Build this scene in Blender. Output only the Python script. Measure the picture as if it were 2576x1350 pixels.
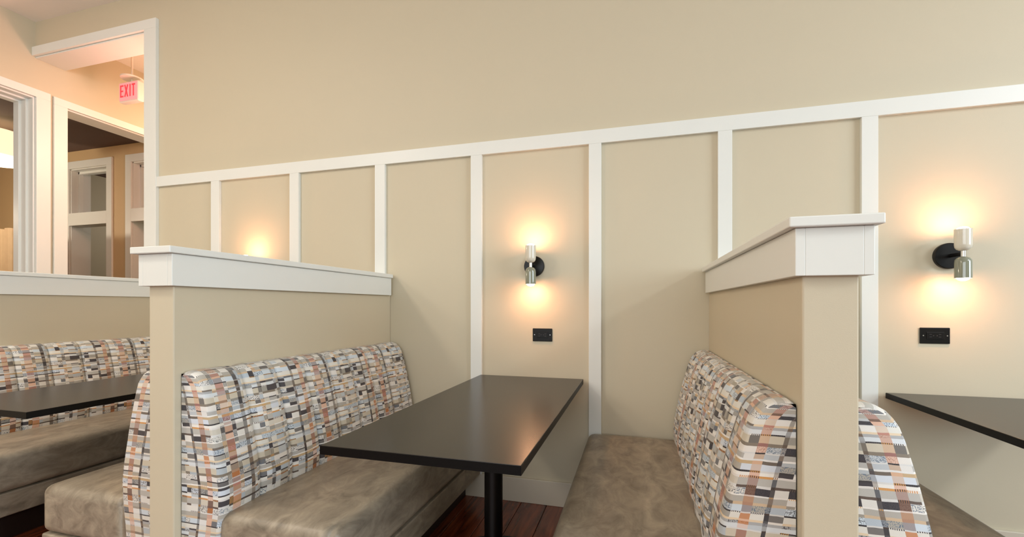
import bpy, bmesh, math, random
from mathutils import Vector, Matrix
R = math.radians
random.seed(7)
for o in list(bpy.data.objects): bpy.data.objects.remove(o)
C = bpy.context.scene.collection
S = bpy.context.scene

# ------------------------------------------------------------------ camera, world, light, exposure
D = 2.55          # distance camera - back wall (m)
H = 1.165         # eye height
cam_d = bpy.data.cameras.new('camera'); cam = bpy.data.objects.new('camera', cam_d); C.objects.link(cam)
cam.location = (0, 0, H); cam.rotation_euler = (R(90), 0, R(15.69))
cam_d.sensor_width = 36; cam_d.lens = 36 * 1107.0 / 2576; cam_d.shift_y = 95.0 / 2576; cam_d.clip_start = .02
S.camera = cam
S.view_settings.view_transform = 'Standard'; S.view_settings.look = 'None'
S.view_settings.gamma = 1; S.view_settings.exposure = 0.0; S.view_settings.use_curve_mapping = False
w = bpy.data.worlds.new('world'); S.world = w; w.use_nodes = True
w.node_tree.nodes['Background'].inputs[0].default_value = (.75, .85, 1, 1)
w.node_tree.nodes['Background'].inputs[1].default_value = .6

def area(name, loc, rot, sx, sy, power, col, spread=180):
    l = bpy.data.lights.new(name, 'AREA'); l.shape = 'RECTANGLE'; l.size = sx; l.size_y = sy
    l.energy = power; l.color = col; l.spread = R(spread)
    o = bpy.data.objects.new(name, l); o.location = loc; o.rotation_euler = rot; C.objects.link(o); return o
# daylight through the big windows of the right and front walls, downlights of the dining room
area('window_daylight_right', (5.85, -.4, 2.25), (0, R(90), 0), 2.3, 2.6, 185, (.78, .91, 1))
area('window_daylight_front', (-.8, -3.92, 2.05), (R(90), 0, 0), 4.4, 1.7, 88, (.93, .98, 1))
area('downlight_left', (-3.2, -.2, 3.58), (0, 0, 0), .45, .45, 46, (1, .90, .76))
area('downlight_right', (4.3, -.7, 3.58), (0, 0, 0), .7, .7, 108, (.93, .98, 1))
pl0 = bpy.data.lights.new('entrance_fill_light', 'POINT'); pl0.energy = 62; pl0.color = (1, .87, .74); pl0.shadow_soft_size = .22  # fill light without a fixture, added to brighten the ceiling and left wall
po0 = bpy.data.objects.new('entrance_fill_light', pl0); po0.location = (-3.7, -1.3, 2.85); C.objects.link(po0)
area('corridor_downlight', (-4.3, 4.4, 3.50), (0, 0, 0), .3, .3, 40, (1, .80, .52))

# ------------------------------------------------------------------ materials
def newmat(name):
    m = bpy.data.materials.new(name); m.use_nodes = True
    return m, m.node_tree, m.node_tree.nodes['Principled BSDF']
def lin(c):
    return tuple(((x/255)/12.92 if x/255 <= .04045 else ((x/255+.055)/1.055)**2.4) for x in c)
def plain(name, rgb, rough=.6, metal=0, var=.04, scale=6, bump=0, bscale=200, spec=.5, coat=0):
    m, t, b = newmat(name); N = t.nodes; L = t.links
    c = lin(rgb)
    tc = N.new('ShaderNodeTexCoord'); nz = N.new('ShaderNodeTexNoise'); nz.inputs['Scale'].default_value = scale
    nz.inputs['Detail'].default_value = 4
    L.new(tc.outputs['Object'], nz.inputs['Vector'])
    mx = N.new('ShaderNodeMix'); mx.data_type = 'RGBA'
    mx.inputs[6].default_value = (*[x*(1-var) for x in c], 1); mx.inputs[7].default_value = (*[min(1, x*(1+var)) for x in c], 1)
    L.new(nz.outputs['Fac'], mx.inputs[0]); L.new(mx.outputs[2], b.inputs['Base Color'])
    b.inputs['Roughness'].default_value = rough; b.inputs['Metallic'].default_value = metal
    b.inputs['Specular IOR Level'].default_value = spec; b.inputs['Coat Weight'].default_value = coat
    if bump:
        n2 = N.new('ShaderNodeTexNoise'); n2.inputs['Scale'].default_value = bscale; L.new(tc.outputs['Object'], n2.inputs['Vector'])
        bp = N.new('ShaderNodeBump'); bp.inputs['Strength'].default_value = bump; bp.inputs['Distance'].default_value = .001
        L.new(n2.outputs['Fac'], bp.inputs['Height']); L.new(bp.outputs[0], b.inputs['Normal'])
    return m
def glow(name, rgb, e, rough=.5):
    m, t, b = newmat(name); c = lin(rgb)
    b.inputs['Base Color'].default_value = (*c, 1); b.inputs['Emission Color'].default_value = (*c, 1)
    b.inputs['Emission Strength'].default_value = e; b.inputs['Roughness'].default_value = rough
    return m
M = {}
M['wall'] = plain('beige_paint', (207, 197, 173), .55, bump=.15, bscale=350, var=.02, scale=2)
M['white'] = plain('white_trim_paint', (232, 235, 231), .38, var=.015)
M['ceiling'] = plain('white_ceiling_paint', (250, 244, 238), .8, var=.02)
M['orange_wall'] = plain('tan_paint', (206, 178, 136), .6, var=.02)
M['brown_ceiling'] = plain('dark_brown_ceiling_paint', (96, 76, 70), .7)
M['black'] = plain('black_metal', (12, 11, 11), .34, spec=.3)
M['table'] = plain('black_laminate', (22, 16, 15), .25, var=.06, scale=30, spec=.5)
M['table_edge'] = plain('black_edge_band', (7, 7, 7), .45, spec=.2)
M['plate'] = plain('black_plastic', (8, 8, 10), .3, spec=.3)
M['slot'] = plain('slot_recess', (60, 60, 64), .3)
M['screw'] = plain('screw_metal', (200, 200, 200), .25, metal=1)
M['cream'] = plain('cream_enamel', (222, 216, 200), .18, coat=.6, var=.02)
M['green_glass'] = plain('grey_green_glass', (132, 136, 118), .12, coat=1, var=.08, scale=20)
M['bulb'] = glow('lit_bulb', (255, 188, 142), 180)
M['shade_lit'] = glow('lit_drum_shade', (255, 242, 205), .85)
M['shade_rim'] = glow('lit_drum_diffuser', (255, 248, 230), 1.6)
M['exit_face'] = glow('exit_sign_face', (244, 160, 165), .4)
M['exit_red'] = glow('exit_letter_red', (214, 60, 70), .8)
M['sign_body'] = plain('white_plastic', (228, 220, 208), .4)
M['screen'] = plain('tan_woven_fabric', (206, 178, 142), .85, var=.12, scale=14, bump=.3)
M['kick'] = plain('dark_toe_kick', (36, 24, 20), .5)

def vinyl():
    m, t, b = newmat('taupe_vinyl'); N = t.nodes; L = t.links
    tc = N.new('ShaderNodeTexCoord')
    mp = N.new('ShaderNodeMapping'); mp.inputs['Scale'].default_value = (1, .55, 1.2); L.new(tc.outputs['Object'], mp.inputs[0])
    n1 = N.new('ShaderNodeTexNoise'); n1.inputs['Scale'].default_value = 13; n1.inputs['Detail'].default_value = 8; n1.inputs['Roughness'].default_value = .65
    n1.inputs['Distortion'].default_value = .8
    L.new(mp.outputs[0], n1.inputs['Vector'])
    cr = N.new('ShaderNodeValToRGB'); e = cr.color_ramp.elements
    e[0].position = .3; e[0].color = (*lin((118, 108, 94)), 1); e[1].position = .72; e[1].color = (*lin((178, 165, 145)), 1)
    L.new(n1.outputs['Fac'], cr.inputs[0]); L.new(cr.outputs[0], b.inputs['Base Color'])
    b.inputs['Roughness'].default_value = .42
    n2 = N.new('ShaderNodeTexNoise'); n2.inputs['Scale'].default_value = 16; n2.inputs['Detail'].default_value = 6; L.new(tc.outputs['Object'], n2.inputs['Vector'])
    bp = N.new('ShaderNodeBump'); bp.inputs['Strength'].default_value = .25; bp.inputs['Distance'].default_value = .006
    L.new(n2.outputs['Fac'], bp.inputs['Height']); L.new(bp.outputs[0], b.inputs['Normal'])
    return m
M['vinyl'] = vinyl()

def wood():
    m, t, b = newmat('red_brown_wood'); N = t.nodes; L = t.links
    tc = N.new('ShaderNodeTexCoord'); oi = N.new('ShaderNodeObjectInfo')
    ad = N.new('ShaderNodeVectorMath'); ad.operation = 'ADD'; L.new(tc.outputs['Object'], ad.inputs[0])
    sc = N.new('ShaderNodeMath'); sc.operation = 'MULTIPLY'; sc.inputs[1].default_value = 30; L.new(oi.outputs['Random'], sc.inputs[0]); L.new(sc.outputs[0], ad.inputs[1])
    mp = N.new('ShaderNodeMapping'); mp.inputs['Scale'].default_value = (14, 1.3, 14); L.new(ad.outputs[0], mp.inputs[0])
    n1 = N.new('ShaderNodeTexNoise'); n1.inputs['Scale'].default_value = 2.2; n1.inputs['Detail'].default_value = 7; n1.inputs['Distortion'].default_value = .5
    L.new(mp.outputs[0], n1.inputs['Vector'])
    cr = N.new('ShaderNodeValToRGB'); e = cr.color_ramp.elements
    e[0].position = .3; e[0].color = (*lin((72, 28, 15)), 1); e[1].position = .75; e[1].color = (*lin((156, 76, 44)), 1)
    L.new(n1.outputs['Fac'], cr.inputs[0]); L.new(cr.outputs[0], b.inputs['Base Color'])
    b.inputs['Roughness'].default_value = .22; b.inputs['Coat Weight'].default_value = .3
    return m
M['wood'] = wood()
M['baseboard'] = plain('warm_off_white_paint', (214, 204, 186), .4, var=.015)

def fabric():
    """woven patchwork plaid: a warp stripe ramp crossed with a weft band ramp, random cells, ticks and scribbles; UV in metres"""
    m, t, b = newmat('patchwork_plaid_fabric'); N = t.nodes; L = t.links
    uv = N.new('ShaderNodeUVMap'); uv.uv_map = 'UVMap'
    sp = N.new('ShaderNodeSeparateXYZ'); L.new(uv.outputs[0], sp.inputs[0])
    def mth(op, a, c=None, d=None, clamp=False):
        n = N.new('ShaderNodeMath'); n.operation = op; n.use_clamp = clamp
        for i, x in enumerate((a, c, d)):
            if x is None: continue
            if isinstance(x, (int, float)): n.inputs[i].default_value = x
            else: L.new(x, n.inputs[i])
        return n.outputs[0]
    def ramp(x, stops, period):
        cr = N.new('ShaderNodeValToRGB'); cr.color_ramp.interpolation = 'CONSTANT'
        tot = sum(s[0] for s in stops); L.new(mth('FRACT', mth('DIVIDE', x, period)), cr.inputs[0])
        pos = 0; el = cr.color_ramp.elements
        for i, (wd, c, a) in enumerate(stops):
            if i == 0: e = el[0]; e.position = 0
            elif i == 1: e = el[1]; e.position = pos
            else: e = el.new(pos)
            e.color = (*lin(c), a); pos += wd / tot
        return cr.outputs[0], cr.outputs[1]
    def mix(f, a, c):
        n = N.new('ShaderNodeMix'); n.data_type = 'RGBA'
        if isinstance(f, (int, float)): n.inputs[0].default_value = f
        else: L.new(f, n.inputs[0])
        for i, x in ((6, a), (7, c)):
            if isinstance(x, tuple): n.inputs[i].default_value = (*lin(x), 1)
            else: L.new(x, n.inputs[i])
        return n.outputs[2]
    # slight wobble of the weave
    nz = N.new('ShaderNodeTexNoise'); nz.inputs['Scale'].default_value = 18; L.new(uv.outputs[0], nz.inputs['Vector'])
    wob = mth('MULTIPLY', mth('SUBTRACT', nz.outputs['Fac'], .5), .006)
    U = mth('ADD', sp.outputs[0], wob); V = mth('ADD', sp.outputs[1], wob)
    # (width, colour, alpha = how strong the vertical stripe lies over the bands)
    # column classes: alpha 1 = warm stripe, .66 = ticked stripe, .33 = dark stripe, 0 = light ground
    wc, tk, dk, lt = 1, .66, .33, 0
    colC, colA = ramp(U, [(3.0, (200,198,192), lt), (1.5, (120,116,110), tk), (3.2, (188,118,88), wc), (1.4, (122,118,112), tk), (3.4, (196,194,186), lt),
        (1.6, (66,50,44), dk), (1.4, (228,226,220), lt), (4.2, (204,204,204), lt), (2.2, (180,180,178), lt), (1.5, (118,112,108), tk), (2.6, (208,186,156), lt), (4.0, (212,210,204), lt),
        (1.3, (126,120,112), tk), (2.8, (190,196,202), lt), (2.0, (240,232,208), lt), (3.6, (186,184,178), lt), (1.1, (52,48,50), dk), (3.4, (208,208,208), lt), (2.6, (196,140,112), wc), (2.6, (216,214,208), lt)], .494)
    # row bands: alpha 1 = thin accent line, .6 = scribbled band, 0 = plain band
    rowC, rowA = ramp(V, [(1.7, (224,222,214), 0), (.45, (52,50,54), 1), (2.0, (206,218,228), .6), (.9, (206,182,152), 0), (1.6, (178,174,166), 0),
        (.45, (236,234,230), 1), (2.1, (226,224,218), .6), (.8, (98,84,76), 1), (2.2, (186,184,178), 0), (.6, (208,150,96), 1), (1.0, (236,234,228), 0),
        (.5, (60,56,58), 1), (1.9, (212,220,230), .6), (1.0, (196,170,132), 0), (.6, (240,238,234), 1), (1.5, (180,178,174), 0), (.45, (56,52,54), 1),
        (1.9, (230,226,220), .6), (.9, (132,122,108), 0), (2.2, (204,196,178), 0), (.5, (70,64,66), 1), (1.3, (216,222,226), 0), (.9, (172,174,176), .6),
        (.7, (226,206,176), 0)], .246)
    def near(x, v, w_=.1): return mth('LESS_THAN', mth('ABSOLUTE', mth('SUBTRACT', x, v)), w_)
    a1 = N.new('ShaderNodeVectorMath'); a1.operation = 'MULTIPLY_ADD'; L.new(colC, a1.inputs[0]); a1.inputs[1].default_value = (93.1, 57.7, 71.3); L.new(rowC, a1.inputs[2])
    a2 = N.new('ShaderNodeVectorMath'); a2.operation = 'MULTIPLY_ADD'; L.new(rowC, a2.inputs[0]); a2.inputs[1].default_value = (41.3, 83.9, 29.7); L.new(a1.outputs[0], a2.inputs[2])
    wn = N.new('ShaderNodeTexWhiteNoise'); wn.noise_dimensions = '4D'; L.new(a2.outputs[0], wn.inputs['Vector'])
    L.new(mth('FLOOR', mth('DIVIDE', V, .246)), wn.inputs['W'])
    sc = N.new('ShaderNodeSeparateColor'); L.new(wn.outputs['Color'], sc.inputs[0]); h1, h2, h3 = sc.outputs
    def palette(h, cols):
        p_ = N.new('ShaderNodeValToRGB'); p_.color_ramp.interpolation = 'CONSTANT'; el = p_.color_ramp.elements
        for i, c in enumerate(cols):
            if i == 0: e = el[0]
            elif i == 1: e = el[1]; e.position = i/len(cols)
            else: e = el.new(i/len(cols))
            e.color = (*lin(c), 1)
        L.new(h, p_.inputs[0]); return p_.outputs[0]
    warm = palette(h2, [(178,102,78), (214,160,132), (112,72,52), (196,126,72), (206,170,138), (150,84,66), (222,176,150), (186,140,108)])
    cool = palette(h2, [(232,230,226), (178,190,200), (150,148,142), (208,202,188), (84,80,80), (190,198,204), (214,206,190), (168,160,144)])
    dark = palette(h2, [(58,44,40), (84,66,54), (48,46,52), (112,92,76)])
    plain_ = mth('LESS_THAN', rowA, .9)
    isw, ist, isd = near(colA, 1), near(colA, .66), near(colA, .33)
    base = mix(mth('MULTIPLY', mth('MULTIPLY', mth('GREATER_THAN', h1, .70), plain_), .85), rowC, cool)
    base = mix(mth('MULTIPLY', mth('MULTIPLY', mth('LESS_THAN', h3, .45), mth('GREATER_THAN', rowA, .9)), .9), base, (226, 226, 224))
    base = mix(mth('MULTIPLY', mth('MULTIPLY', mth('GREATER_THAN', h3, .91), plain_), mth('LESS_THAN', h2, .5)), base, (66, 62, 66))
    # scribbled bands
    n2 = N.new('ShaderNodeTexNoise'); n2.inputs['Scale'].default_value = 190; n2.inputs['Detail'].default_value = 1; L.new(uv.outputs[0], n2.inputs['Vector'])
    fl = mth('LESS_THAN', mth('ABSOLUTE', mth('SUBTRACT', n2.outputs['Fac'], .5)), .04)
    sb = mth('MULTIPLY', near(rowA, .6), mth('GREATER_THAN', h3, .45))
    base = mix(mth('MULTIPLY', mth('MULTIPLY', fl, sb), .85), base, mix(mth('GREATER_THAN', h2, .5), (44,46,56), (92,112,134)))
    # warm and dark vertical stripes
    ws = mth('MULTIPLY', isw, mth('ADD', mth('MULTIPLY', plain_, .5), mth('MULTIPLY', h1, .36), None, True))
    base = mix(ws, base, warm)
    base = mix(mth('MULTIPLY', isd, mth('ADD', .45, mth('MULTIPLY', h1, .5))), base, dark)
    # ticks
    tick = mth('GREATER_THAN', mth('FRACT', mth('DIVIDE', U, .0048)), .48)
    tcol = palette(h1, [(40,38,42), (240,238,232), (40,38,42), (214,160,84), (236,232,226), (60,54,56)])
    tsel = mth('MAXIMUM', mth('MULTIPLY', ist, mth('GREATER_THAN', h2, .22)), mth('MULTIPLY', mth('GREATER_THAN', rowA, .9), mth('GREATER_THAN', h3, .55)))
    base = mix(mth('MULTIPLY', mth('MULTIPLY', tick, tsel), .88), base, tcol)
    L.new(base, b.inputs['Base Color']); b.inputs['Roughness'].default_value = .62
    b.inputs['Sheen Weight'].default_value = .15
    wvn = N.new('ShaderNodeTexWave'); wvn.inputs['Scale'].default_value = 160; L.new(uv.outputs[0], wvn.inputs['Vector'])
    bp = N.new('ShaderNodeBump'); bp.inputs['Strength'].default_value = .2; bp.inputs['Distance'].default_value = .0006
    L.new(mth('ADD', wvn.outputs['Fac'], mth('MULTIPLY', h1, 1.5)), bp.inputs['Height']); L.new(bp.outputs[0], b.inputs['Normal'])
    return m
M['fabric'] = fabric()

# ------------------------------------------------------------------ builders
def link(name, me, mat, parent=None, bevel=0, segs=2, smooth=False):
    o = bpy.data.objects.new(name, me); C.objects.link(o)
    if mat: me.materials.append(M[mat] if isinstance(mat, str) else mat)
    if parent: o.parent = parent
    if bevel:
        md = o.modifiers.new('bevel', 'BEVEL'); md.width = bevel; md.segments = segs; md.limit_method = 'ANGLE'; md.angle_limit = R(40)
    if smooth:
        for p in me.polygons: p.use_smooth = True
    return o
def boxes(name, bl, mat, parent=None, bevel=0, segs=2):
    """one mesh out of boxes given as (x0,x1,y0,y1,z0,z1)"""
    vs, fs = [], []
    for x0, x1, y0, y1, z0, z1 in bl:
        n = len(vs)
        vs += [(x, y, z) for z in (z0, z1) for y in (y0, y1) for x in (x0, x1)]
        fs += [tuple(n+i for i in f) for f in ((0,2,3,1), (4,5,7,6), (0,1,5,4), (2,6,7,3), (0,4,6,2), (1,3,7,5))]
    me = bpy.data.meshes.new(name); me.from_pydata(vs, [], fs); me.update()
    return link(name, me, mat, parent, bevel, segs)
def lathe(name, prof, mat, parent=None, loc=(0,0,0), rot=None, n=40, closed=False):
    """prof = [(r,z)...] turned around z"""
    vs, fs = [], []
    for r, z in prof:
        for k in range(n):
            a = 2*math.pi*k/n; vs.append((r*math.cos(a), r*math.sin(a), z))
    for i in range(len(prof)-1):
        for k in range(n):
            k2 = (k+1) % n; fs.append((i*n+k, i*n+k2, (i+1)*n+k2, (i+1)*n+k))
    if not closed:
        if prof[0][0] > 1e-4: fs.append(tuple(range(n))[::-1])
        if prof[-1][0] > 1e-4: fs.append(tuple((len(prof)-1)*n+k for k in range(n)))
    me = bpy.data.meshes.new(name)
    mt = Matrix.Translation(loc) @ (rot.to_4x4() if rot else Matrix())
    me.from_pydata([mt @ Vector(v) for v in vs], [], fs); me.update()
    bm = bmesh.new(); bm.from_mesh(me); bmesh.ops.remove_doubles(bm, verts=bm.verts, dist=1e-5); bmesh.ops.recalc_face_normals(bm, faces=bm.faces); bm.to_mesh(me); bm.free()
    o = link(name, me, mat, parent, smooth=True)
    es = o.modifiers.new('split', 'EDGE_SPLIT'); es.split_angle = R(38)
    return o
def thing(name, label, cat, loc=(0,0,0), group=None):
    o = bpy.data.objects.new(name, None); o.empty_display_size = .1; C.objects.link(o); o.location = loc
    o['label'] = label; o['category'] = cat
    if group: o['group'] = group
    return o
def struct(o):
    o['kind'] = 'structure'; return o
def copy_tree(o, parent=None):
    c = o.copy(); C.objects.link(c)
    if parent: c.parent = parent
    for ch in list(o.children): copy_tree(ch, c)
    return c
def Z(v): return H + v*D      # height given relative to the eye in units of D

# ------------------------------------------------------------------ setting
YB = D; CEIL = 3.62; XL = -1.96*D; TH = .082*D; XLo = XL - .078*D
XR = 6.0; YF = -4.0; XFAR = -3.5*D; YROOM = 1.46*D; ZB = Z(.74)
# floor: sub-floor slab and individual planks laid towards the back wall
fl = struct(boxes('floor', [(XFAR-.1, XR+.1, YF-.1, 2.5*D, -.08, -.012)], 'kick'))
pw = .152; x = XL - .05 - pw*12
pm = {}
def plank(x, y0, y1):
    k = round(y1-y0, 3)
    if k not in pm:
        q = boxes('plank', [(0, pw-.003, 0, y1-y0, -.014, 0)], 'wood', fl, .0015, 1); pm[k] = q.data; q.location = (x, y0, 0); return
    q = bpy.data.objects.new('plank', pm[k]); C.objects.link(q); q.parent = fl; q.location = (x, y0, 0)
    md = q.modifiers.new('bevel', 'BEVEL'); md.width = .0015; md.segments = 1
x0p = -.256*D - pw*38
for i in range(68):
    xx = x0p + i*pw
    if xx > 3.9: break
    if xx < XL-.3: continue
    cut = [.35, .95, 0.1, .65][i % 4]
    plank(xx, -1.4, cut); plank(xx, cut+.002, YB-.001)

# back wall with the tall corridor opening at its left end
struct(boxes('wall_back', [(-1.43*D, XR, YB, YB+TH, 0, CEIL), (XL, -1.43*D, YB, YB+TH, Z(.845), CEIL)], 'wall'))
struct(boxes('wall_left', [(XLo, XL, YF, .60*D, 0, CEIL), (XLo, XL, .60*D, .9986*D, Z(.709), CEIL), (XLo, XL, .9986*D, 1.084*D, 0, CEIL),
        (XLo, XL, 1.084*D, 1.44*D, Z(.706), CEIL), (XLo, XL, 1.44*D, 2.3*D, 0, CEIL)], 'wall'))
def wall_with_holes(name, axis, c0, c1, a0, a1, holes, mat='wall'):
    """wall slab along one axis with window holes (h0,h1,z0,z1)"""
    bl = []; cur = a0
    for h0, h1, z0, z1 in holes:
        bl += [(cur, h0, 0, CEIL), (h0, h1, 0, z0), (h0, h1, z1, CEIL)]; cur = h1
    bl.append((cur, a1, 0, CEIL))
    out = [((a, b_, c0, c1, p, q) if axis == 'x' else (c0, c1, a, b_, p, q)) for a, b_, p, q in bl if q-p > 1e-3 and b_-a > 1e-3]
    return struct(boxes(name, out, mat))
wall_with_holes('wall_right', 'y', XR, XR+.15, YF, YB, [(-1.8, 1.0, 1.0, 3.45)])
wall_with_holes('wall_front', 'x', YF-.15, YF, XL, XR, [(-3.1, 1.5, 1.1, 3.0)])
def win(name, axis, c, a0, a1, z0, z1, n):
    r = bpy.data.objects.new(name, None); C.objects.link(r); r['kind'] = 'structure'
    bl = [(a0, a1, z0, z0+.06), (a0, a1, z1-.06, z1)] + [(a0+(a1-a0)*k/n-.03, a0+(a1-a0)*k/n+.03, z0, z1) for k in range(n+1)]
    boxes('window_frame', [((a, b_, c, c+.06, p, q) if axis == 'x' else (c, c+.06, a, b_, p, q)) for a, b_, p, q in bl], 'white', r)
win('window_1', 'y', XR+.04, -1.8, 1.0, 1.0, 3.45, 3); win('window_2', 'x', YF-.12, -3.1, 1.5, 1.1, 3.0, 4)
struct(boxes('ceiling', [(XLo, XR+.1, YF-.1, 2.3*D, CEIL, CEIL+.1)], 'ceiling'))
# corridor behind the opening
struct(boxes('wall_corridor_right', [(-1.43*D, -1.43*D+.12, YB+TH, 2.3*D, 0, CEIL)], 'wall'))
struct(boxes('wall_corridor_end', [(XLo, -1.43*D+.12, 2.3*D, 2.3*D+.1, 0, CEIL)], 'wall'))
# room behind the left wall
yr = YROOM
A0, A1, B0, B1 = -2.609*D, -2.3587*D, -2.2016*D, -2.065*D
ZT = Z(.655)
struct(boxes('wall_side_room_back', [(XFAR, A0, yr, yr+.2, 0, ZB), (A1, B0, yr, yr+.2, 0, ZB), (B1, XLo, yr, yr+.2, 0, ZB),
        (A0, A1, yr, yr+.2, ZT, ZB), (B0, B1, yr, yr+.2, ZT, ZB)], 'orange_wall'))
struct(boxes('wall_side_room_left', [(XFAR-.1, XFAR, .1*D, 2.4*D, 0, ZB)], 'orange_wall'))
struct(boxes('wall_side_room_front', [(XFAR, XLo, .1*D-.1, .1*D, 0, ZB)], 'orange_wall'))
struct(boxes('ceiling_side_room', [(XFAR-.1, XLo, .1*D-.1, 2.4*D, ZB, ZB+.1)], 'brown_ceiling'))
struct(boxes('wall_store_left', [(-2.94*D-.1, -2.94*D, yr+.2, 2.4*D, 0, ZB)], 'wall'))
struct(boxes('wall_store_back', [(-2.94*D, XLo, 2.4*D, 2.4*D+.1, 0, ZB)], 'wall'))

# white trim: top rail, battens, baseboards, casings
pr = .021
ZR0, ZR1, ZBB = Z(.3620), Z(.3925), Z(-.401)
tn = [0]
def trim(bl, bevel=.0015):
    tn[0] += 1
    return struct(boxes('trim_%d' % tn[0], bl, 'white', None, bevel))
trim([(-1.398*D, 3.6, YB-pr, YB, ZR0, ZR1)])
for cx, wd in ((-1.1705, .030), (-.8945, .030), (-.630, .029), (-.368, .028), (-.087, .0275), (.1775, .027), (.430, .027), (.715, .027), (.98, .027)):
    trim([((cx-wd/2)*D, (cx+wd/2)*D, YB-pr, YB, ZBB, ZR0)])
trim([(-1.4468*D, -1.398*D, YB-pr-.004, YB, 0, Z(.845)), ])                # opening post
trim([(XL-.0, -1.398*D, YB-pr-.004, YB, Z(.845), Z(.874))])                 # opening header
trim([(-1.4468*D, -1.43*D+.001, YB, YB+TH, 0, Z(.845))])                    # jamb lining
trim([(XL, -1.4468*D, YB, YB+TH, Z(.845)-.012, Z(.845))])                   # soffit lining
struct(boxes('baseboard_back', [(-1.398*D, 3.6, YB-.016, YB, 0, ZBB)], 'baseboard', None, .003))
def casing(y0, y1, zt, wd=.038*D, wt=.026*D, near=True, far=True):
    x0, x1 = XL, XL+.02
    bl = [(x0, x1, y0-(wd if near else 0), y1+(wd if far else 0), zt, zt+wt)]
    if near: bl.append((x0, x1, y0-wd, y0, 0, zt))
    if far: bl.append((x0, x1, y1, y1+wd, 0, zt))
    return trim(bl, .002)
casing(.60*D, .9986*D, Z(.709)); casing(1.084*D, 1.44*D, Z(.706), far=False)
# stepped jamb lining of the left opening (three steps)
for k in range(3):
    s = .014*(k+1); xa = XL-.066*(k+1)-.001; xb = XL-.066*k
    trim([(xa, xb, .9986*D-s, .9986*D, 0, Z(.709)), (xa, xb, .60*D, .9986*D-s, Z(.709)-s, Z(.709))], .002)
trim([(XLo, XL, 1.084*D, 1.44*D, Z(.706)-.014, Z(.706))], .002)
# cased openings with a transom bar in the side-room's back wall
for (a, b_) in ((A0, A1), (B0, B1)):
    cw = .036*D
    trim([(a-cw, a, yr-.02, yr, 0, ZT), (b_, b_+cw*.95 if b_ == A1 else XLo, yr-.02, yr, 0, ZT), (a-cw, b_+cw*.95 if b_ == A1 else XLo, yr-.02, yr, ZT, ZT+.034*D),
          (a, b_, yr-.02, yr+.12, Z(.384), Z(.443))], .002)
    trim([(a, a+.012, yr, yr+.2, 0, ZT), (a, b_, yr, yr+.2, ZT-.012, ZT)], .001)
    trim([(a+.012, a+.03, yr+.07, yr+.11, Z(.443), ZT-.012), (a+.012, b_, yr+.07, yr+.11, ZT-.04, ZT-.012)], .001)

# ------------------------------------------------------------------ low booth dividers
def divider(xr, yend, label):
    t = thing('booth_divider', label, 'partition', (xr, yend, 0), 'half-height booth dividers')
    wd = .0447*D; ln = YB - yend - .0015; top = Z(.0805)
    boxes('wall_panel', [(-wd, 0, 0, ln, 0, top-.03)], 'wall', t, .004)
    a = .021
    ln2 = ln - (pr if False else 0)
    # apron boards on the two long sides and the free end
    boxes('apron', [(-wd-a, -wd-.0005, -a, ln-.022, top-.135, top-.0245), (.0005, a, -a, ln-.022, top-.135, top-.0245), (-wd-.0005, .0005, -a, -.0005, top-.135, top-.0245)], 'white', t, .0015)
    b_ = .038
    boxes('cap', [(-wd-b_, b_-.004, -b_, ln-.022, top-.024, top)], 'white', t, .003)
    boxes('baseboard', [(-wd-.012, -wd-.0005, -.012, -.0005, 0, .14), (-wd-.0005, .0005, -.012, -.0005, 0, .14), (.0005, .012, -.012, -.0005, 0, .14)], 'white', t, .002)
    return t
divider(-.604*D, .451*D, 'beige half wall with white cap just left of the middle table')
divider(.1927*D, .463*D, 'beige half wall with white cap right of the middle table')
divider(-1.40*D, .451*D, 'farthest left beige half wall with white cap, cut by the photo edge')

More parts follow.
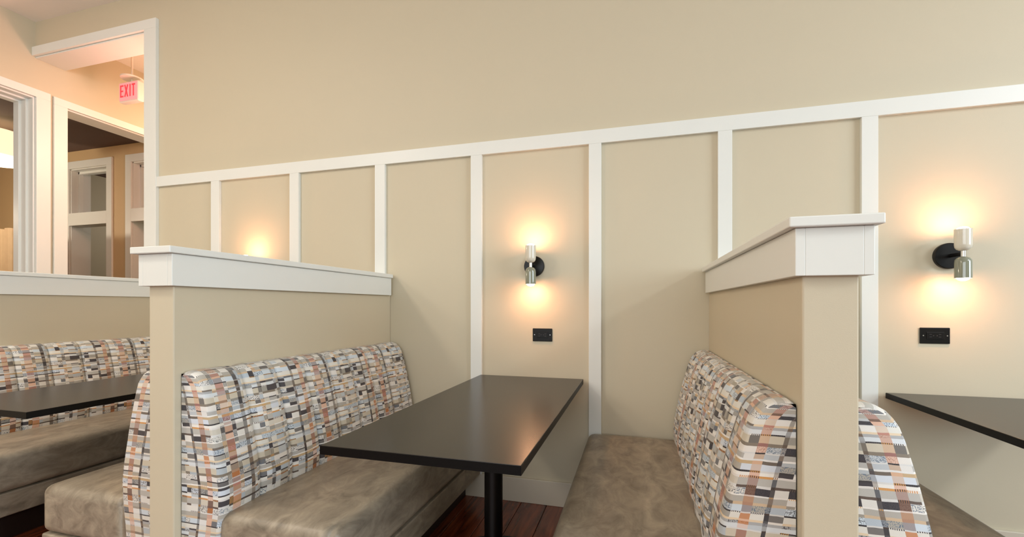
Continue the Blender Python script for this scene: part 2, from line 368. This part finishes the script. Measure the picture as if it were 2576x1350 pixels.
# ------------------------------------------------------------------ benches
def profile():
    """(depth from divider, height) going up the front and over the top"""
    pts = [(.150,.146), (.153,.20), (.158,.28), (.166,.36), (.176,.43), (.182,.49), (.181,.53), (.174,.58), (.162,.64), (.149,.70), (.135,.76), (.121,.81),
           (.108,.855), (.097,.885), (.086,.905), (.072,.921), (.055,.931), (.035,.937), (.014,.936), (.003,.928)]
    return pts
def backrest(length, flip, parent):
    """length along y; depth grows to +x (flip=-1: -x)."""
    pts = profile(); n = len(pts)
    arc = [0]
    for i in range(1, n): arc.append(arc[-1] + math.dist(pts[i], pts[i-1]))
    seams = [0, .178] ; s = .178
    while s + .162 < length - .06: s += .162; seams.append(s)
    seams.append(length)
    st = []
    for i in range(len(seams)-1):
        a, b_ = seams[i], seams[i+1]; m = 10
        for k in range(m):
            st.append(a + (b_-a)*(.5-.5*math.cos(math.pi*k/m)))
    st.append(length)
    extra = [.004, .012, .025]
    st = sorted(set([round(q, 4) for q in st + extra + [length-e for e in extra]]))
    vs, uvs, fs = [], [], []
    def puff(q):
        for i in range(len(seams)-1):
            if seams[i]-1e-6 <= q <= seams[i+1]+1e-6:
                f = (q-seams[i])/(seams[i+1]-seams[i]); f = min(1, max(0, f))
                v = (abs(math.sin(math.pi*f)))**.3
                if i == 0 and f < .5: v = 1
                if i == len(seams)-2 and f > .5: v = 1
                return v
        return 1
    for q in st:
        e = min(q, length-q); rnd = 0 if e > .025 else (1-math.sqrt(max(0, 1-(1-e/.025)**2)))
        p = puff(q)
        for i, (d, z) in enumerate(pts):
            fr = 1 if i < 12 else (n-1-i)/(n-1-12+.001)
            amp = .025 * (.4 + .6*min(1, max(0, (z-.2)/.3)))
            dd = d - amp*(1-p)*max(fr, .25) - rnd*.012*(d/.15)
            zz = z - (1-p)*.004*(1 if i > 12 else 0) - rnd*.009*(1 if i > 13 else 0)
            dd = max(dd, .002)
            vs.append((flip*dd, q, zz)); uvs.append((q, arc[i]))
    for j in range(len(st)-1):
        for i in range(n-1):
            a = j*n+i; f = (a, a+1, a+n+1, a+n); fs.append(f if flip > 0 else f[::-1])
    luv = [[uvs[v] for v in f] for f in fs]
    # end caps as strips back to the divider
    for j, sgn in ((0, 1), (len(st)-1, -1)):
        base = len(vs); q = st[j]
        for i, (d, z) in enumerate(pts): vs.append((flip*.002, q, vs[j*n+i][2]))
        for i in range(n-1):
            a, b_ = j*n+i, j*n+i+1; c, e = base+i+1, base+i
            f = (a, b_, c, e); u0 = q
            uvf = [(u0, arc[i]), (u0, arc[i+1]), (u0 - sgn*abs(pts[i+1][0]), arc[i+1]), (u0 - sgn*abs(pts[i][0]), arc[i])]
            if (sgn > 0) == (flip > 0): f = f[::-1]; uvf = uvf[::-1]
            fs.append(f); luv.append(uvf)
    # bottom and rear closures (plain)
    me = bpy.data.meshes.new('backrest'); me.from_pydata(vs, [], fs); me.update()
    ul = me.uv_layers.new(name='UVMap'); k = 0
    for uvf in luv:
        for c in uvf: ul.data[k].uv = c; k += 1
    o = link('backrest', me, 'fabric', parent, smooth=True)
    es = o.modifiers.new('split', 'EDGE_SPLIT'); es.split_angle = R(60)
    return o
def cushion_mesh(name, x0, x1, y0, y1, z0, z1, mat, parent, r=.035, crown=.012, nx=14, ny=20):
    """upholstered block with a softly crowned top, rounded edges"""
    bm = bmesh.new(); grid = []
    for j in range(ny+1):
        row = []
        for i in range(nx+1):
            fx, fy = i/nx, j/ny
            zz = z1 + crown*(math.sin(math.pi*fx)**.6)*(math.sin(math.pi*fy)**.5) - crown*.5
            row.append(bm.verts.new((x0+(x1-x0)*fx, y0+(y1-y0)*fy, zz)))
        grid.append(row)
    for j in range(ny):
        for i in range(nx): bm.faces.new((grid[j][i], grid[j][i+1], grid[j+1][i+1], grid[j+1][i]))
    border = [grid[0][i] for i in range(nx+1)] + [grid[j][nx] for j in range(1, ny+1)] + [grid[ny][i] for i in range(nx-1, -1, -1)] + [grid[j][0] for j in range(ny-1, 0, -1)]
    low = [bm.verts.new((v.co.x, v.co.y, z0)) for v in border]
    m = len(border)
    for k in range(m): bm.faces.new((border[k], low[k], low[(k+1) % m], border[(k+1) % m]))
    bm.faces.new(low)
    bmesh.ops.recalc_face_normals(bm, faces=bm.faces)
    me = bpy.data.meshes.new(name); bm.to_mesh(me); bm.free()
    o = link(name, me, mat, parent, r, 5, smooth=True)
    o.modifiers['bevel'].angle_limit = R(60)
    return o
def bench(xface, flip, y0, label):
    """flip=+1: bench in front of the divider's right face, seat towards +x"""
    t = thing('booth_bench', label, 'bench', (xface + flip*.001, y0, 0), 'upholstered booth benches')
    ln = YB - y0 - .024
    backrest(ln, flip, t)
    dep = .2485*D; a, b_ = sorted((flip*.150, flip*dep))
    cushion_mesh('seat', a, b_, .006, ln, Z(-.355)+.001, Z(-.278), 'vinyl', t, r=.045)
    boxes('base_panel', [(a, b_-.004 if flip > 0 else b_, .008, ln, .146, Z(-.355)-.001)] if flip > 0 else [(a+.004, b_, .008, ln, .146, Z(-.355)-.001)], 'vinyl', t, .006, 3)
    k0, k1 = sorted((flip*.01, flip*(dep-.10)))
    boxes('toe_kick', [(k0, k1, .05, ln, 0, .145)], 'kick', t, .003)
    return t
bench(-.604*D, 1, .461*D, 'booth bench left of the middle table, patchwork back and taupe seat')
bench(.148*D, -1, .476*D, 'booth bench right of the middle table, patchwork back and taupe seat')
bench(-.6487*D, -1, .461*D, 'taupe booth bench behind the left half wall, its rear corner facing the left table')
bench(-1.40*D, 1, .461*D, 'far left booth bench with patchwork back behind the left table')
bench(.1927*D, 1, .476*D, 'booth bench at the right photo edge beside the right table')

# ------------------------------------------------------------------ tables
ZTAB = Z(-.163)
def table(x0, x1, y0, label):
    cx, cy = (x0+x1)/2, (y0+YB)/2
    t = thing('booth_table', label, 'table', (cx, cy, 0), 'black pedestal booth tables')
    hx, y0r, y1r = (x1-x0)/2, y0-cy, YB-.0225-cy
    boxes('tabletop', [(-hx, hx, y0r, y1r, ZTAB-.027, ZTAB)], 'table', t, .0012)
    boxes('edge_band', [(-hx-.001, hx+.001, y0r-.001, y0r-.0001, ZTAB-.0265, ZTAB-.0015), (-hx-.001, -hx-.0001, y0r, y1r, ZTAB-.0265, ZTAB-.0015), (hx+.0001, hx+.001, y0r, y1r, ZTAB-.0265, ZTAB-.0015)], 'table_edge', t)
    boxes('mounting_plate', [(-.17, .17, -.17, .17, ZTAB-.033, ZTAB-.0275)], 'black', t, .002)
    lathe('column', [(.040, .016), (.040, ZTAB-.034)], 'black', t, n=36)
    lathe('base', [(.298, 0), (.300, .004), (.298, .009), (.20, .014), (.06, .018), (.046, .026), (.041, .036)], 'black', t, n=64)
    return t
table(-.356*D, -.113*D, .436*D, 'black rectangular table in the middle, between the two patchwork benches')
table(-1.147*D, -.903*D, .450*D, 'black table on the left, mostly behind the left half wall')
table(.455*D, .697*D, .436*D, 'black table cut off by the right photo edge')

# ------------------------------------------------------------------ sconces
def sconce(X, label):
    t = thing('wall_sconce', label, 'lamp', (X, YB, Z(.0925)), 'double cup wall sconces')
    rx = Matrix.Rotation(R(90), 3, 'X')
    lathe('backplate', [(.060, 0), (.0605, .003), (.0605, .016), (.058, .019), (.0, .0195)], 'black', t, rot=rx, n=56)
    e = .040*D
    lathe('arm', [(.0085, .018), (.0085, e-.004), (.0, e-.004)], 'black', t, rot=rx, n=24)
    lathe('stem', [(.0065, -.016), (.009, -.014), (.009, .014), (.0065, .016)], 'screw', t, loc=(0, -e, 0), n=24)
    cup = [(.005, .0), (.014, .0015), (.023, .007), (.0285, .016), (.030, .028), (.030, .098), (.0285, .098), (.0283, .028), (.026, .016), (.018, .009), (.004, .006)]
    for s, mt in ((1, 'cream'), (-1, 'green_glass')):
        lathe('shade', [(r, s*(z+.012)) for r, z in cup], mt, t, loc=(0, -e, 0), n=40, closed=True)
        c = (.012+.080)
        prof = [(.006, .02), (.012, .03), (.020, .055), (.0255, .070), (.0262, .080), (.0245, .092), (.019, .1015), (.010, .1065), (.0, .108)]
        lathe('bulb', [(r, s*(z+.014)) for r, z in prof], 'bulb', t, loc=(0, -e, 0), n=28)
    return t
sconce(-1.025*D, 'wall sconce hidden behind the left half wall, showing as a glow on the wall')
sconce(-.2263*D, 'black and cream double wall sconce above the middle table')
sconce(.5548*D, 'black and cream double wall sconce at the right, above the right table')

# ------------------------------------------------------------------ outlets
def outlet(X, zc, label):
    t = thing('wall_outlet', label, 'outlet', (X, YB, zc), 'black wall outlets')
    boxes('cover_plate', [(-.0585, .0585, -.0065, 0, -.038, .038)], 'plate', t, .003, 3)
    boxes('receptacle', [(-.034, .034, -.0085, -.0066, -.0165, .0165)], 'plate', t, .0015)
    for sx in (-1, 1):
        lathe('screw', [(.0032, 0), (.0028, .0018), (0, .002)], 'screw', t, loc=(sx*.0465, -.0066, 0), rot=Matrix.Rotation(R(90), 3, 'X'), n=16)
        for dz in (-.006, .006):
            boxes('slot', [(sx*.018-.0045, sx*.018+.0045, -.0089, -.0086, dz-.001, dz+.001)], 'slot', t)
        boxes('slot', [(sx*.007-.0018, sx*.007+.0018, -.0089, -.0086, -.002, .002)], 'slot', t)
    return t
outlet(-.2075*D, Z(-.066), 'small black outlet below the sconce at the middle table')
outlet(.5345*D, Z(-.0545), 'small black outlet on the wall above the right table')

# ------------------------------------------------------------------ exit sign in the corridor
ex = thing('exit_sign', 'small white exit sign with red letters hanging in the corridor opening', 'sign', (-1.755*D, 1.15*D, Z(.775)))
boxes('housing', [(-.12, .12, 0, .055, -.10, .085)], 'sign_body', ex, .012, 3)
boxes('face', [(-.112, .112, -.003, -.0002, -.086, .075)], 'exit_face', ex, .001)
def letter(segs, x):
    vs, fs = [], []
    for (xa, za, xb, zb, w_) in segs:
        d = Vector((xb-xa, 0, zb-za)); n_ = Vector((-d.z, 0, d.x)).normalized()*w_/2; k = len(vs)
        for y in (-.0055, -.0031):
            for px, pz, s in ((xa, za, 1), (xb, zb, 1), (xb, zb, -1), (xa, za, -1)): vs.append((x+px+n_.x*s, y, pz+n_.z*s))
        fs += [(k, k+1, k+2, k+3), (k+7, k+6, k+5, k+4)] + [(k+i, k+4+i, k+4+(i+1) % 4, k+(i+1) % 4) for i in range(4)]
    me = bpy.data.meshes.new('letter'); me.from_pydata(vs, [], fs); me.update(); return link('letter', me, 'exit_red', ex)
hh = .055; lw = .013
letter([(0, -hh, 0, hh, lw), (0, hh-lw/2, .034, hh-lw/2, lw), (0, 0, .03, 0, lw), (0, -hh+lw/2, .034, -hh+lw/2, lw)], -.092)
letter([(0, -hh, .036, hh, lw), (0, hh, .036, -hh, lw)], -.040)
letter([(0, -hh, 0, hh, lw)], .026)
letter([(.02, -hh, .02, hh, lw), (0, hh-lw/2, .04, hh-lw/2, lw)], .048)
lathe('canopy', [(.085, .115), (.085, .128), (.05, .145), (.012, .15)], 'sign_body', ex, loc=(0, .03, 0), n=32)
lathe('rod', [(.008, .085), (.008, CEIL-Z(.775))], 'sign_body', ex, loc=(0, .03, 0), n=16)

# ------------------------------------------------------------------ side room: drum pendant and pleated screen
lamp_x, lamp_y = -2.50*D, 1.14*D
pl = thing('drum_pendant', 'large lit drum shade seen through the far left opening', 'lamp', (lamp_x, lamp_y, Z(.585)))
lathe('lamp_shade', [(.235, 0), (.235, .30), (.229, .30), (.229, .002)], 'shade_lit', pl, n=56, closed=True)
lathe('shade_rim', [(.238, -.002), (.238, .045), (.2355, .045), (.2355, -.002)], 'shade_rim', pl, n=56, closed=True)
lathe('diffuser', [(.228, .004), (.228, .010)], 'shade_rim', pl, n=56)
lathe('rod', [(.008, .012), (.008, ZB-Z(.585))], 'black', pl, n=12)

def screen():
    t = thing('fabric_screen', 'tan pleated fabric screen standing behind the far left opening', 'screen', (-2.62*D, 1.28*D, 0))
    vs, fs = [], []; n = 60; W_ = 1.5; top = Z(.345)
    for k in range(n+1):
        f = k/n; x = -W_/2+W_*f; y = .028*math.sin(f*44) + .012*math.sin(f*97)
        for z in (.06, top): 
            for dy in (0, .012): vs.append((x, y+dy, z + (0 if z < 1 else .008*math.sin(f*50))))
    for k in range(n):
        a = k*4; b_ = a+4
        fs += [(a, b_, b_+2, a+2), (a+1, a+3, b_+3, b_+1), (a+2, b_+2, b_+3, a+3), (a, a+1, b_+1, b_)]
    fs += [(0, 2, 3, 1), (n*4, n*4+1, n*4+3, n*4+2)]
    me = bpy.data.meshes.new('cloth'); me.from_pydata(vs, [], fs); me.update(); link('cloth', me, 'screen', t)
    for sx in (-1, 1): boxes('foot', [(sx*.6-.02, sx*.6+.02, -.15, .15, 0, .06)], 'black', t, .004)
screen()
def point(name, loc, power, col, r=.08):
    l = bpy.data.lights.new(name, 'POINT'); l.energy = power; l.color = col; l.shadow_soft_size = r
    o = bpy.data.objects.new(name, l); o.location = loc; C.objects.link(o)
point('side_room_light', (-2.75*D, .9*D, 2.2), 45, (1, .84, .64), .1)
point('store_light', (-2.45*D, 2.0*D, 2.5), 14, (1, .93, .82), .1)
point('corridor_light', (-3.95, 2.98, 2.7), 24, (1, .50, .38), .12)
